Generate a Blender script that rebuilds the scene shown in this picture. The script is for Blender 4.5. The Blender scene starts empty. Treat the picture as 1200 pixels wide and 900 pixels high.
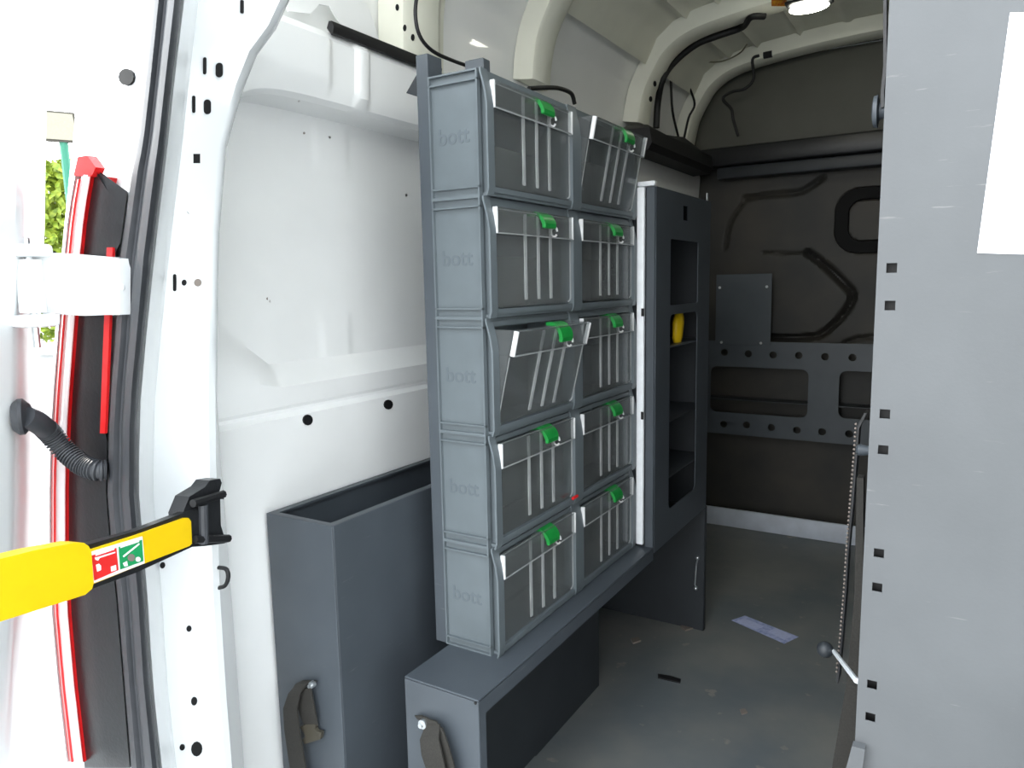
import bpy, bmesh, math, random
import numpy as np
from mathutils import Vector, Matrix
from mathutils.bvhtree import BVHTree

# ------------------------------------------------------------------ camera
SC = bpy.context.scene
COL = SC.collection
random.seed(4)
FPX, YAW, PITCH, ROLL = 861.7, .55, .1347, -.0198
CAM = Vector((0, 0, 1.15))                       # metres above the load floor
FW = Vector((-math.sin(YAW) * math.cos(PITCH), math.cos(YAW) * math.cos(PITCH), -math.sin(PITCH)))
_r = Vector((math.cos(YAW), math.sin(YAW), 0)); _u = _r.cross(FW)
RT = math.cos(ROLL) * _r + math.sin(ROLL) * _u
UP = -math.sin(ROLL) * _r + math.cos(ROLL) * _u
cd = bpy.data.cameras.new('camera'); cam = bpy.data.objects.new('camera', cd); COL.objects.link(cam)
cd.sensor_width = 36; cd.lens = FPX / 1200 * 36; cd.clip_start = .02; cd.clip_end = 300
cam.matrix_world = Matrix(((RT.x, UP.x, -FW.x, CAM.x), (RT.y, UP.y, -FW.y, CAM.y), (RT.z, UP.z, -FW.z, CAM.z), (0, 0, 0, 1)))
SC.camera = cam

# ------------------------------------------------------------------ light
W = bpy.data.worlds.new('sky'); SC.world = W; W.use_nodes = True
nt = W.node_tree; nt.nodes.clear()
wo = nt.nodes.new('ShaderNodeOutputWorld'); bg = nt.nodes.new('ShaderNodeBackground')
tc = nt.nodes.new('ShaderNodeTexCoord'); sx = nt.nodes.new('ShaderNodeSeparateXYZ'); rp = nt.nodes.new('ShaderNodeValToRGB')
nt.links.new(tc.outputs['Generated'], sx.inputs[0]); nt.links.new(sx.outputs['Z'], rp.inputs[0])
rp.color_ramp.elements[0].position = 0.0; rp.color_ramp.elements[0].color = (1, 1, .98, 1)
rp.color_ramp.elements[1].position = .9; rp.color_ramp.elements[1].color = (.80, .90, 1, 1)
dt = nt.nodes.new('ShaderNodeVectorMath'); dt.operation = 'DOT_PRODUCT'; dt.inputs[1].default_value = (-.80, .12, .35)   # hazy sky, brighter towards the sun
nt.links.new(tc.outputs['Generated'], dt.inputs[0])
hz = nt.nodes.new('ShaderNodeMapRange'); hz.inputs[1].default_value = -1; hz.inputs[2].default_value = 1; hz.inputs[3].default_value = .4; hz.inputs[4].default_value = 1.6
nt.links.new(dt.outputs['Value'], hz.inputs[0])
mxw = nt.nodes.new('ShaderNodeVectorMath'); mxw.operation = 'SCALE'; nt.links.new(rp.outputs[0], mxw.inputs[0]); nt.links.new(hz.outputs[0], mxw.inputs['Scale'])
nt.links.new(mxw.outputs[0], bg.inputs[0]); bg.inputs[1].default_value = 2.0
nt.links.new(bg.outputs[0], wo.inputs[0])
sd = bpy.data.lights.new('sun', 'SUN'); sd.energy = 3.0; sd.angle = .01; sd.color = (1, .95, .86)
sun = bpy.data.objects.new('sun', sd); COL.objects.link(sun)
sun.rotation_euler = Vector((-.80, .12, .95)).to_track_quat('Z', 'Y').to_euler()   # high, from the van's door-check side
SC.view_settings.view_transform = 'Standard'; SC.view_settings.look = 'None'
SC.view_settings.gamma = 1; SC.view_settings.use_curve_mapping = False
SC.cycles.transparent_max_bounces = 48; SC.cycles.max_bounces = 14; SC.cycles.diffuse_bounces = 6
SC.view_settings.exposure = 1.6

# ------------------------------------------------------------------ pixel -> direction
def ray(px, py): return FW + RT * ((px - 600) / FPX) - UP * ((py - 450) / FPX)
def on(px, py, ax, v):
    d = ray(px, py); i = 'XYZ'.index(ax); return CAM + d * ((v - CAM[i]) / d[i])
def onplane(px, py, p0, n):
    d = ray(px, py); return CAM + d * ((Vector(p0) - CAM).dot(n) / d.dot(n))

# ------------------------------------------------------------------ materials
def lin(c):
    return tuple((v / 12.92 if v <= .04045 else ((v + .055) / 1.055) ** 2.4) for v in [x / 255 for x in c])
MATS = {}
def mat(name, rgb, rough=.5, metal=0, noise=.06, scale=30, bump=0.0, bscale=200, rgb2=None, spec=.5, coat=0):
    m = bpy.data.materials.new(name); m.use_nodes = True; n = m.node_tree; p = n.nodes['Principled BSDF']
    c = lin(rgb); p.inputs['Roughness'].default_value = rough; p.inputs['Metallic'].default_value = metal
    p.inputs['Specular IOR Level'].default_value = spec; p.inputs['Coat Weight'].default_value = coat
    t = n.nodes.new('ShaderNodeTexCoord'); ns = n.nodes.new('ShaderNodeTexNoise'); ns.inputs['Scale'].default_value = scale
    ns.inputs['Detail'].default_value = 5
    n.links.new(t.outputs['Object'], ns.inputs['Vector'])
    r = n.nodes.new('ShaderNodeValToRGB'); e = r.color_ramp.elements
    c2 = lin(rgb2) if rgb2 else tuple(min(1, v * (1 + noise)) for v in c)
    e[0].position = .35; e[0].color = (*[v * (1 - noise) for v in c], 1); e[1].position = .68; e[1].color = (*c2, 1)
    n.links.new(ns.outputs['Fac'], r.inputs[0]); n.links.new(r.outputs[0], p.inputs['Base Color'])
    if bump:
        n2 = n.nodes.new('ShaderNodeTexNoise'); n2.inputs['Scale'].default_value = bscale
        n.links.new(t.outputs['Object'], n2.inputs['Vector'])
        b = n.nodes.new('ShaderNodeBump'); b.inputs['Strength'].default_value = bump; b.inputs['Distance'].default_value = .002
        n.links.new(n2.outputs['Fac'], b.inputs['Height']); n.links.new(b.outputs[0], p.inputs['Normal'])
    MATS[name] = m; return m
def clear(name, tint, gloss_rough, haze, haze_col):
    m = bpy.data.materials.new(name); m.use_nodes = True; n = m.node_tree; n.nodes.clear()
    o = n.nodes.new('ShaderNodeOutputMaterial'); tr = n.nodes.new('ShaderNodeBsdfTransparent'); tr.inputs[0].default_value = (*tint, 1)
    g = n.nodes.new('ShaderNodeBsdfGlossy'); g.inputs['Roughness'].default_value = gloss_rough
    d = n.nodes.new('ShaderNodeBsdfDiffuse'); d.inputs[0].default_value = (*haze_col, 1)
    t = n.nodes.new('ShaderNodeTexCoord'); ns = n.nodes.new('ShaderNodeTexNoise'); ns.inputs['Scale'].default_value = 25; ns.inputs['Detail'].default_value = 6
    n.links.new(t.outputs['Object'], ns.inputs['Vector'])
    mp = n.nodes.new('ShaderNodeMapRange'); mp.inputs[3].default_value = haze * .6; mp.inputs[4].default_value = haze * 1.5
    n.links.new(ns.outputs['Fac'], mp.inputs[0])
    lw = n.nodes.new('ShaderNodeLayerWeight'); lw.inputs[0].default_value = .5
    pw = n.nodes.new('ShaderNodeMath'); pw.operation = 'POWER'; pw.inputs[1].default_value = 4; n.links.new(lw.outputs['Facing'], pw.inputs[0])
    f = n.nodes.new('ShaderNodeMapRange'); f.inputs[3].default_value = .035; f.inputs[4].default_value = .7; n.links.new(pw.outputs[0], f.inputs[0])
    m1 = n.nodes.new('ShaderNodeMixShader'); m2 = n.nodes.new('ShaderNodeMixShader')
    n.links.new(mp.outputs[0], m1.inputs[0]); n.links.new(tr.outputs[0], m1.inputs[1]); n.links.new(d.outputs[0], m1.inputs[2])
    n.links.new(f.outputs[0], m2.inputs[0]); n.links.new(m1.outputs[0], m2.inputs[1]); n.links.new(g.outputs[0], m2.inputs[2])
    n.links.new(m2.outputs[0], o.inputs[0]); MATS[name] = m; return m
def glow(name, rgb, s):
    m = bpy.data.materials.new(name); m.use_nodes = True; n = m.node_tree; n.nodes.clear()
    o = n.nodes.new('ShaderNodeOutputMaterial'); e = n.nodes.new('ShaderNodeEmission'); e.inputs[0].default_value = (*rgb, 1); e.inputs[1].default_value = s
    n.links.new(e.outputs[0], o.inputs[0]); MATS[name] = m; return m

mat('van_white', (243, 244, 243), .32, noise=.02, scale=6, coat=.3)
mat('body_white', (226, 229, 230), .25, noise=.015, scale=5, coat=.5)
mat('roof_white', (226, 226, 212), .5, noise=.05, scale=5)
mat('grey_plastic', (97, 105, 109), .42, noise=.05, scale=18, bump=.05, bscale=600)
mat('grey_steel', (70, 76, 82), .45, noise=.09, scale=7, bump=.05, bscale=400)
mat('panel_grey', (80, 82, 84), .5, noise=.05, scale=5, rgb2=(86, 88, 90), bump=.04, bscale=300)
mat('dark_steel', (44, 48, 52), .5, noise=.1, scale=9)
mat('bulk_grey', (50, 50, 48), .55, noise=.12, scale=4, rgb2=(64, 60, 54), spec=.4)
mat('floor_grey', (108, 114, 117), .5, noise=.16, scale=3.2, rgb2=(128, 127, 122), bump=.15, bscale=90)
mat('rubber', (54, 56, 60), .55, noise=.12, scale=40)
mat('black', (18, 18, 20), .55, noise=.1, scale=40)
mat('hole', (10, 10, 11), .9, noise=.05)
mat('black_plastic', (30, 31, 33), .4, noise=.1, scale=60, bump=.2, bscale=150)
mat('webbing', (44, 42, 38), .8, noise=.2, scale=300, bump=.4, bscale=800)
mat('buckle', (70, 66, 56), .5, noise=.1)
mat('yellow', (232, 192, 8), .45, noise=.03, scale=20)
mat('green', (20, 132, 54), .35, noise=.08, scale=60)
mat('red', (214, 28, 30), .3, noise=.08, scale=20, coat=.5)
mat('lens_white', (238, 232, 232), .2, noise=.04, coat=.6)
mat('label_white', (244, 244, 242), .5, noise=.02)
mat('label_red', (222, 42, 40), .5, noise=.04)
mat('label_green', (28, 150, 88), .5, noise=.04)
mat('label_grey', (130, 120, 112), .5, noise=.04)
mat('zinc', (206, 210, 212), .3, metal=.9, noise=.08, scale=80)
mat('aluminium', (240, 243, 246), .35, metal=.0, noise=.04, scale=50)  # non-metallic near-white: the sky caught by the metal is put into the colour
mat('paper', (244, 246, 250), .7, noise=.02, scale=8)
mat('flyer', (150, 160, 205), .7, noise=.08, scale=60, rgb2=(186, 192, 224))
mat('sill_white', (196, 202, 212), .5, noise=.08, scale=12)
mat('asphalt', (120, 121, 122), .9, noise=.14, scale=60, bump=.4, bscale=60)
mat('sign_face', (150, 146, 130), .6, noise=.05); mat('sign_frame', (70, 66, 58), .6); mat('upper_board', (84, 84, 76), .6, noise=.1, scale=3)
mat('flyer_print', (186, 192, 222), .7, noise=.06, scale=80)
mat('teal', (40, 120, 96), .5, noise=.05)
mat('leaf', (112, 140, 34), .6, noise=.25, scale=8, rgb2=(150, 164, 50))
mat('lettering', (91, 99, 104), .5, noise=.04)
mat('cable_tan', (120, 116, 96), .6, noise=.1)
mat('sticker', (224, 178, 40), .5, noise=.1, scale=120, rgb2=(190, 30, 40))
def scratches(name, col, lo=.70):
    m = MATS[name]; n = m.node_tree; p = n.nodes['Principled BSDF']; src = p.inputs['Base Color'].links[0].from_socket
    t = n.nodes.new('ShaderNodeTexCoord'); mp = n.nodes.new('ShaderNodeMapping'); mp.inputs['Scale'].default_value = (6, 6, 60); mp.inputs['Rotation'].default_value = (0, .12, 0)
    ns = n.nodes.new('ShaderNodeTexNoise'); ns.inputs['Scale'].default_value = 3; ns.inputs['Detail'].default_value = 8
    r = n.nodes.new('ShaderNodeValToRGB'); r.color_ramp.elements[0].position = lo; r.color_ramp.elements[1].position = lo + .06
    mx = n.nodes.new('ShaderNodeMix'); mx.data_type = 'RGBA'; mx.inputs[7].default_value = (*lin(col), 1)
    n.links.new(t.outputs['Object'], mp.inputs[0]); n.links.new(mp.outputs[0], ns.inputs[0]); n.links.new(ns.outputs['Fac'], r.inputs[0]); n.links.new(r.outputs[0], mx.inputs[0])
    n.links.new(src, mx.inputs[6]); n.links.new(mx.outputs[2], p.inputs['Base Color'])
scratches('panel_grey', (104, 104, 104), .67); scratches('grey_steel', (92, 96, 100), .70); scratches('floor_grey', (135, 132, 124), .66)
clear('clear_plastic', (.9, .91, .91), .14, .085, (.42, .44, .44))
clear('frosted', (.8, .81, .81), .3, .36, (.66, .68, .68))
clear('frosted_bright', (.8, .8, .8), .2, .72, (.9, .9, .9))
glow('lamp_glow', (1, .98, .82), 14)

# ------------------------------------------------------------------ mesh helpers
ORG = {}
def link(o, parent):
    COL.objects.link(o)
    if parent: o.parent = parent
def tag(o, label, cat=None, group=None, kind=None):
    o['label'] = label
    if cat: o['category'] = cat
    if group: o['group'] = group
    if kind: o['kind'] = kind
    return o
def thing(name, loc, label, cat, group=None, kind=None):
    o = bpy.data.objects.new(name, None); COL.objects.link(o); o.location = loc; o.empty_display_size = .05
    ORG[o] = Vector(loc); tag(o, label, cat, group, kind); return o
def finish(me, m, smooth=None):
    me.materials.append(MATS[m])
    if smooth is not None:
        me.shade_smooth(); me.set_sharp_from_angle(angle=math.radians(smooth))
class MB:
    def __init__(s): s.bm = bmesh.new()
    def box(s, lo, hi, bev=0, seg=1):
        lo, hi = Vector(lo), Vector(hi)
        g = bmesh.ops.create_cube(s.bm, size=1)
        for v in g['verts']: v.co = Vector((lo[i] + (v.co[i] + .5) * (hi[i] - lo[i]) for i in range(3)))
        if bev:
            ed = list({e for v in g['verts'] for e in v.link_edges})
            bmesh.ops.bevel(s.bm, geom=ed, offset=bev, segments=seg, affect='EDGES', profile=.5)
        return s
    def poly(s, pts, ext):
        ext = Vector(ext); a = [s.bm.verts.new(Vector(p)) for p in pts]; b = [s.bm.verts.new(Vector(p) + ext) for p in pts]; n = len(a)
        s.bm.faces.new(a); s.bm.faces.new(b[::-1])
        for i in range(n): s.bm.faces.new((a[i], b[i], b[(i + 1) % n], a[(i + 1) % n]))
        return s
    def tube(s, pts, r, n=8, closed=False):
        pts = [Vector(p) for p in pts]; rs = r if isinstance(r, (list, tuple)) else [r] * len(pts); rings = []; prev = None
        for i, p in enumerate(pts):
            t = (pts[min(i + 1, len(pts) - 1)] - pts[max(i - 1, 0)]).normalized()
            if prev is None: a = t.orthogonal().normalized()
            else: a = (prev - t * prev.dot(t)).normalized()
            prev = a; b = t.cross(a)
            rings.append([s.bm.verts.new(p + (a * math.cos(k * 2 * math.pi / n) + b * math.sin(k * 2 * math.pi / n)) * rs[i]) for k in range(n)])
        for i in range(len(rings) - 1):
            for k in range(n): s.bm.faces.new((rings[i][k], rings[i][(k + 1) % n], rings[i + 1][(k + 1) % n], rings[i + 1][k]))
        s.bm.faces.new(rings[0][::-1]); s.bm.faces.new(rings[-1]); return s
    def cyl(s, p0, p1, r, n=16): return s.tube([p0, p1], r, n)
    def loft(s, rows, close=False, cap=False):
        vs = [[s.bm.verts.new(Vector(p)) for p in r] for r in rows]; m = len(vs[0])
        for i in range(len(vs) - 1):
            for k in range(m if close else m - 1): s.bm.faces.new((vs[i][k], vs[i][(k + 1) % m], vs[i + 1][(k + 1) % m], vs[i + 1][k]))
        if cap: s.bm.faces.new(vs[0][::-1]); s.bm.faces.new(vs[-1])
        return s
    def ball(s, c, r, sc=(1, 1, 1), u=16, v=10):
        g = bmesh.ops.create_uvsphere(s.bm, u_segments=u, v_segments=v, radius=r)
        for q in g['verts']: q.co = Vector((q.co[i] * sc[i] + c[i] for i in range(3)))
        return s
    def build(s, name, m, parent=None, smooth=30, local=False, origin=None):
        bmesh.ops.recalc_face_normals(s.bm, faces=s.bm.faces[:])
        if not local:
            if parent is not None: o0 = ORG[parent]
            else:
                vs = [v.co for v in s.bm.verts]
                o0 = Vector(origin) if origin else Vector(((min(v.x for v in vs) + max(v.x for v in vs)) / 2, (min(v.y for v in vs) + max(v.y for v in vs)) / 2, min(v.z for v in vs)))
            bmesh.ops.translate(s.bm, verts=s.bm.verts[:], vec=-o0)
        me = bpy.data.meshes.new(name); s.bm.to_mesh(me); s.bm.free(); finish(me, m, smooth)
        o = bpy.data.objects.new(name, me); link(o, parent)
        if not local:
            if parent is None: o.location = o0
            ORG[o] = o0
        return o
def rrect(x0, y0, x1, y1, r, n=5):
    out = []
    for cx, cy, a in ((x1 - r, y1 - r, 0), (x0 + r, y1 - r, 90), (x0 + r, y0 + r, 180), (x1 - r, y0 + r, 270)):
        for k in range(n + 1):
            t = math.radians(a + 90 * k / n); out.append((cx + r * math.cos(t), cy + r * math.sin(t)))
    return out
def circ(cx, cy, r, n=12, ry=None): return [(cx + r * math.cos(k * 2 * math.pi / n), cy + (ry or r) * math.sin(k * 2 * math.pi / n)) for k in range(n)]
def plate(name, outline, holes, th, origin, U, V, m, parent=None, smooth=30):
    """a flat sheet with real openings: outline and holes in (u, v) metres, th thick about the plane"""
    c = bpy.data.curves.new(name, 'CURVE'); c.dimensions = '2D'; c.fill_mode = 'BOTH'; c.extrude = th / 2
    for pl in [outline] + holes:
        sp = c.splines.new('POLY'); sp.points.add(len(pl) - 1); sp.use_cyclic_u = True
        for q, p in zip(sp.points, pl): q.co = (p[0], p[1], 0, 1)
    t = bpy.data.objects.new('t', c); me = bpy.data.meshes.new_from_object(t); bpy.data.objects.remove(t); bpy.data.curves.remove(c)
    U, V = Vector(U), Vector(V); N = U.cross(V); o = Vector(origin)
    me.name = name
    o0 = ORG[parent] if parent is not None else o
    for v in me.vertices: v.co = o + U * v.co.x + V * v.co.y + N * v.co.z - o0
    bm = bmesh.new(); bm.from_mesh(me); bmesh.ops.remove_doubles(bm, verts=bm.verts[:], dist=1e-6); bmesh.ops.recalc_face_normals(bm, faces=bm.faces[:]); bm.to_mesh(me); bm.free()
    finish(me, m, None)
    ob = bpy.data.objects.new(name, me); link(ob, parent)
    if parent is None: ob.location = o0
    ORG[ob] = o0; return ob
def pxprism(name, pts, p0, n, th, m, parent=None, smooth=30):
    """outline given as photo directions, cut by a real plane in the scene, th thick away from its face"""
    n = Vector(n).normalized()
    return MB().poly([onplane(x, y, p0, n) for x, y in pts], n * th).build(name, m, parent, smooth)
def tree_of(o):
    off = ORG[o]; me = o.data
    return BVHTree.FromPolygons([v.co + off for v in me.vertices], [tuple(p.vertices) for p in me.polygons])
def hit(px, py, bvh):
    d = ray(px, py).normalized(); loc, nrm, i, dist = bvh.ray_cast(CAM, d)
    if loc is None: return None, None
    if nrm.dot(d) > 0: nrm = -nrm
    return loc, nrm
def spot(name, px, py, rx, ry, bvh, m, parent, kind='oval', th=.0025, rot=0):
    loc, n = hit(px, py, bvh)
    if loc is None: print('MISS', name, px, py); return None
    if kind == 'oval': pts = circ(0, 0, rx, 12, ry)
    elif kind == 'slot': pts = [(x, y) for x, y in rrect(-rx, -ry, rx, ry, min(rx, ry) * .95, 4)]
    else: pts = [(-rx, -ry), (rx, -ry), (rx, ry), (-rx, ry)]
    return pxprism(name, [(px + a, py + b) for a, b in pts], loc - n * .001, n, th, m, parent, 40)
def interp(tab, y):
    for (y0, x0), (y1, x1) in zip(tab, tab[1:]):
        if y <= y1: return x0 + (x1 - x0) * (y - y0) / (y1 - y0)
    (y0, x0), (y1, x1) = tab[-2:]; return x0 + (x1 - x0) * (y - y0) / (y1 - y0)
def smooth_path(pts, n=6):
    pts = [Vector(p) for p in pts]; P = [2 * pts[0] - pts[1]] + pts + [2 * pts[-1] - pts[-2]]; out = []
    for i in range(1, len(P) - 2):
        for k in range(n):
            t = k / n; a, b, c, d = P[i - 1], P[i], P[i + 1], P[i + 2]
            out.append(.5 * ((2 * b) + (c - a) * t + (2 * a - 5 * b + 4 * c - d) * t * t + (3 * b - a - 3 * c + d) * t ** 3))
    out.append(pts[-1]); return out

# ================================================================== SETTING
YR, YBK, XC = .62, 3.48, -.28           # rear opening, bulkhead, centre line of the van
GZ = -.65                               # road surface under the load floor
g = MB().box((-40, -30, GZ - .1), (30, 45, GZ)).build('ground', 'asphalt', None, None)
tag(g, 'light grey asphalt of the yard outside the van', 'ground', kind='structure')
fl = MB().box((-1.16, YR - .05, -.06), (.62, YBK + .02, 0)).build('floor', 'floor_grey', None, None)
tag(fl, 'scuffed dark grey load floor of the van', 'floor', kind='structure')
MB().box((-1.0, .66, 0), (.5, 1.44, .0035), .001).build('entry_sheet', 'floor_grey', fl)

# ---- left side of the van: pressed steel wall, one section swept along the length
def wall_section(Y):
    q = max(0, Y - .80); fl_ = .15 * max(0, 1 - q / .20); cz = .26 * math.exp(-q / .045); zb = 1.505 - cz
    inw = .10 * math.exp(-q / .03)
    return [(-1.150 + inw * .3, 0), (-1.150 + inw * .3, .893), (-1.163, .902), (-1.163, .908), (-1.155, .916), (-1.152, .955 + fl_ * .3),
            (-1.186 + inw, 1.0 + fl_), (-1.186 + inw, zb - .02), (-1.178 + inw, zb), (-1.105, zb + .004), (-1.092, zb + .012), (-1.086, zb + .03),
            (-1.080, 1.628), (-1.088, 1.645), (-1.14, 1.66), (-1.145, 1.69), (-1.135, 1.80), (-1.115, 1.88), (-1.07, 1.965)]
def sweep(sec, ys, disp=None, step=.012):
    rows = []
    n0 = None
    for Y in ys:
        s = sec(Y); row = []
        if n0 is None: n0 = [max(1, int(math.dist(a, b) / step)) for a, b in zip(sec(2.0), sec(2.0)[1:])]
        for (a, b), n in zip(zip(s, s[1:]), n0):
            for k in range(n): row.append((a[0] + (b[0] - a[0]) * k / n, a[1] + (b[1] - a[1]) * k / n))
        row.append(s[-1]); rows.append([(x + (disp(Y, z) if disp else 0), Y, z) for x, z in row])
    return rows
def soft(d, w): t = max(0, min(1, d / w)); return t * t * (3 - 2 * t)
def bump_rect(y, z, y0, z0, y1, z1, w): return soft(min(y - y0, y1 - y, z - z0, z1 - z) + w, w) if True else 0
def wall_disp(Y, z):
    d = 0
    d += .003 * bump_rect(Y, z, 1.155, 1.0, 1.225, 1.075, .016)     # pressed tab over the swage
    d += .003 * bump_rect(Y, z, 1.165, 1.415, 1.245, 1.495, .016)   # pressed tab under the beam
    d += .007 * bump_rect(Y, z, .86, 1.55, 1.10, 1.625, .016)       # raised field on the beam
    d += .008 * bump_rect(Y, z, 1.19, 1.53, 1.21, 1.64, .016)
    return d
ysw = [.80 + .008 * k for k in range(63)] + [1.304 + .06 * k for k in range(1, 37)] + [YBK]
wl = MB().loft(sweep(wall_section, ysw, wall_disp)).build('wall_left', 'van_white', None, 28, origin=(-1.15, .8, 0))
tag(wl, 'white painted steel side wall of the van with pressed beam and swage', 'wall', kind='structure')
WB = tree_of(wl)
def right_section(Y): return [(2 * XC - x, z) for x, z in wall_section(2.0)]
wr = MB().loft(sweep(right_section, [YR, 1.5, 2.5, YBK])).build('wall_right', 'van_white', None, 28, origin=(.6, .6, 0))
tag(wr, 'white painted side wall behind the grey shelving unit', 'wall', kind='structure')
# ---- roof skin with lengthwise pressed beads
def roof_section(Y):
    key = [(-1.072, 1.966), (-1.052, 1.948), (-1.045, 1.958), (-1.005, 2.03), (-.93, 2.085), (-.80, 2.115), (-.55, 2.14), (-.28, 2.148)]
    key = key + [(2 * XC - x, z) for x, z in key[-2::-1]]; out = []
    for (a, b) in zip(key, key[1:]):
        n = max(1, int((b[0] - a[0]) / .016))
        for k in range(n):
            x = a[0] + (b[0] - a[0]) * k / n; z = a[1] + (b[1] - a[1]) * k / n
            bead = max(math.exp(-((x - c) / .010) ** 2) for c in (-.90, -.78, -.62, -.44, -.28, -.12, .06, .22, .34))
            out.append((x, z - .018 * bead))
    out.append(key[-1]); return out
ce = MB().loft([[(x, Y, z) for x, z in roof_section(Y)] for Y in (YR, 1.4, 2.2, 3.0, YBK)]).build('ceiling', 'roof_white', None, 50, origin=(XC, 2, 1.96))
tag(ce, 'pale ribbed steel roof skin inside the high van', 'ceiling', kind='structure')

# ---- rear corner pillar with the door seal
SEAL_L = [(-120, 190), (0, 180), (100, 170), (167, 162), (200, 155), (300, 141), (400, 135), (450, 131), (500, 128), (580, 126), (640, 131), (700, 138), (800, 146), (900, 154), (1000, 162)]
SEAL_R = [(-120, 224), (0, 213), (100, 201), (167, 194), (200, 190), (300, 178), (400, 168), (450, 163), (500, 160), (580, 160), (640, 165), (700, 170), (800, 176), (900, 187), (1000, 197)]
PILL = [(-120, 385), (0, 336), (30, 322), (60, 300), (100, 284), (130, 275), (170, 264), (260, 256), (300, 254), (400, 253), (500, 252), (570, 254), (700, 258), (800, 264), (900, 272), (1000, 280)]
BODY = [(-120, 118), (0, 104), (100, 92), (180, 84), (300, 72), (400, 64), (500, 57), (600, 56), (720, 58), (800, 66), (890, 75), (1000, 84)]
PY = [-120, -60, 0, 30, 60, 100, 130, 170, 220, 270, 330, 400, 470, 540, 580, 640, 700, 760, 820, 880, 940, 1000]
rows = []
for y in PY:
    sr, pe = interp(SEAL_R, y), interp(PILL, y)
    a = on(sr - 16, y, 'Y', .628); b = on(sr + 3, y, 'Y', .628); c = on(sr + 14, y, 'Y', .650); c2 = on(sr + 20, y, 'Y', .675)
    d2 = on(pe - 8, y, 'Y', .722); d = on(pe, y, 'Y', .735); e = d + Vector((-.012, .012, 0)); h = Vector((min(-1.12, d.x - .03), .825, d.z))
    rows.append([a, b, c, c2, d2, d, e, h])
z0 = rows[-1]
dp = MB().loft(rows).build('door_pillar', 'body_white', None, 40)
tag(dp, 'white rear door pillar punched with slots and holes', 'pillar', kind='structure')
DB = tree_of(dp)
for px, py, rx, ry, k in [(240, 77, 2, 10, 'slot'), (257, 82, 4.2, 8.5, 'slot'), (227, 122, 2, 10, 'slot'), (243, 125, 4.2, 8.5, 'slot'), (230, 185.5, 4, 5.5, 'rect'), (223, 243, 4.2, 7.8, 'slot'),
                          (205, 331, 2, 10, 'slot'), (216, 331, 3, 3.6, 'oval'), (211, 451, 3, 3.6, 'oval'), (191, 662, 3, 3.6, 'oval'), (222, 736, 3, 3.6, 'oval'), (228, 821, 3.6, 5, 'oval'),
                          (214, 875, 3, 3.6, 'oval'), (231, 877, 6.5, 8.5, 'oval'), (284, 8, 1.8, 8, 'slot')]:
    spot('hole', px, py, rx, ry, DB, 'hole', dp, k)
for px, py, r in [(232, 331, 4.5), (229.5, 449.5, 7.5)]: spot('recessed_hole', px, py, r, r, DB, 'label_grey', dp)
# seal: two round lips on a carrier, following the edge of the opening
rows = []; base = []
for y in [PY[0] + (PY[-1] - PY[0]) * k / 56 for k in range(57)]:
    l, r = interp(SEAL_L, y), interp(SEAL_R, y); w = r - l
    prof = [(0, .627), (0, .620), (.06, .612), (.18, .606), (.30, .610), (.38, .613), (.44, .614), (.50, .604), (.58, .596), (.74, .590), (.90, .598), (1.0, .612), (1.0, .627)]
    rows.append([on(l + w * t, y, 'Y', yy) for t, yy in prof])
sl = MB().loft(rows, close=True, cap=True).build('door_seal', 'rubber', None, 35)
tag(sl, 'black rubber door seal with two lips around the rear opening', 'seal')

# outer rear corner of the body and the side skin
rows = []
for y in PY:
    l, o = interp(SEAL_L, y), interp(BODY, y)
    a = on(l + 8, y, 'Y', .634); b = on(l - 4, y, 'Y', .645); c = on((l * .6 + o * .4), y, 'Y', .665); d = on(o + 4, y, 'Y', .70); e = on(o, y, 'Y', .73)
    rows.append([a, b, c, d, e, Vector((e.x - .02, .80, e.z)), Vector((e.x - .03, 1.4, e.z)), Vector((e.x - .03, YBK + .6, e.z))])
bc = MB().loft(rows).build('body_corner', 'body_white', None, 40)
tag(bc, 'white outer rear corner panel and side skin of the van', 'body panel', kind='structure')
BB = tree_of(bc)
spot('rubber_plug', 151, 91, 9, 10, BB, 'hole', bc, 'oval', .004)

rpl = MB().box((.46, .60, 0), (.60, .74, 2.0), .02, 2).build('trim_2', 'body_white', None); tag(rpl, 'white rear pillar on the shelving side', 'pillar', kind='structure')
# ---- roof bows: hat-section arches
def arch(zlow=1.735):
    key = [(-1.142, zlow), (-1.135, 1.80), (-1.115, 1.88), (-1.07, 1.965), (-1.02, 2.03), (-.93, 2.085), (-.80, 2.115), (-.55, 2.14), (-.28, 2.148)]
    key = key + [(2 * XC - x, z) for x, z in key[-2::-1]]
    return smooth_path([(x, 0, z) for x, z in key], 4)
HAT = [(-.090, .004), (-.078, .030), (-.074, .058), (-.066, .064), (.018, .066), (.030, .060), (.044, .030), (.052, .027), (.078, .026), (.082, .004)]
def bow(name, Y, zlow, label, wid=1.0):
    pts = arch(zlow); rows = []
    for i, p in enumerate(pts):
        t = (pts[min(i + 1, len(pts) - 1)] - pts[max(i - 1, 0)]).normalized(); n = Vector((t.z, 0, -t.x))
        if n.dot(Vector((XC, 0, 1.2)) - p) < 0: n = -n
        rows.append([p + n * d + Vector((0, Y + yy * wid, 0)) for yy, d in HAT])
    o = MB().loft(rows, close=True, cap=True).build(name, 'roof_white', None, 40)
    tag(o, label, 'roof bow', kind='structure'); return o
b0 = bow('roof_bow', 1.43, 1.665, 'white roof bow over the tall grey open box', 1.25)
b1 = bow('roof_bow', 1.985, 1.735, 'pale roof bow above the top clear tilt bins')
b2 = bow('roof_bow', 2.79, 1.755, 'pale roof bow that carries the lit roof lamp', 1.05)
b3 = bow('roof_bow', 3.36, 1.765, 'pale roof bow in front of the dark bulkhead')
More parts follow.
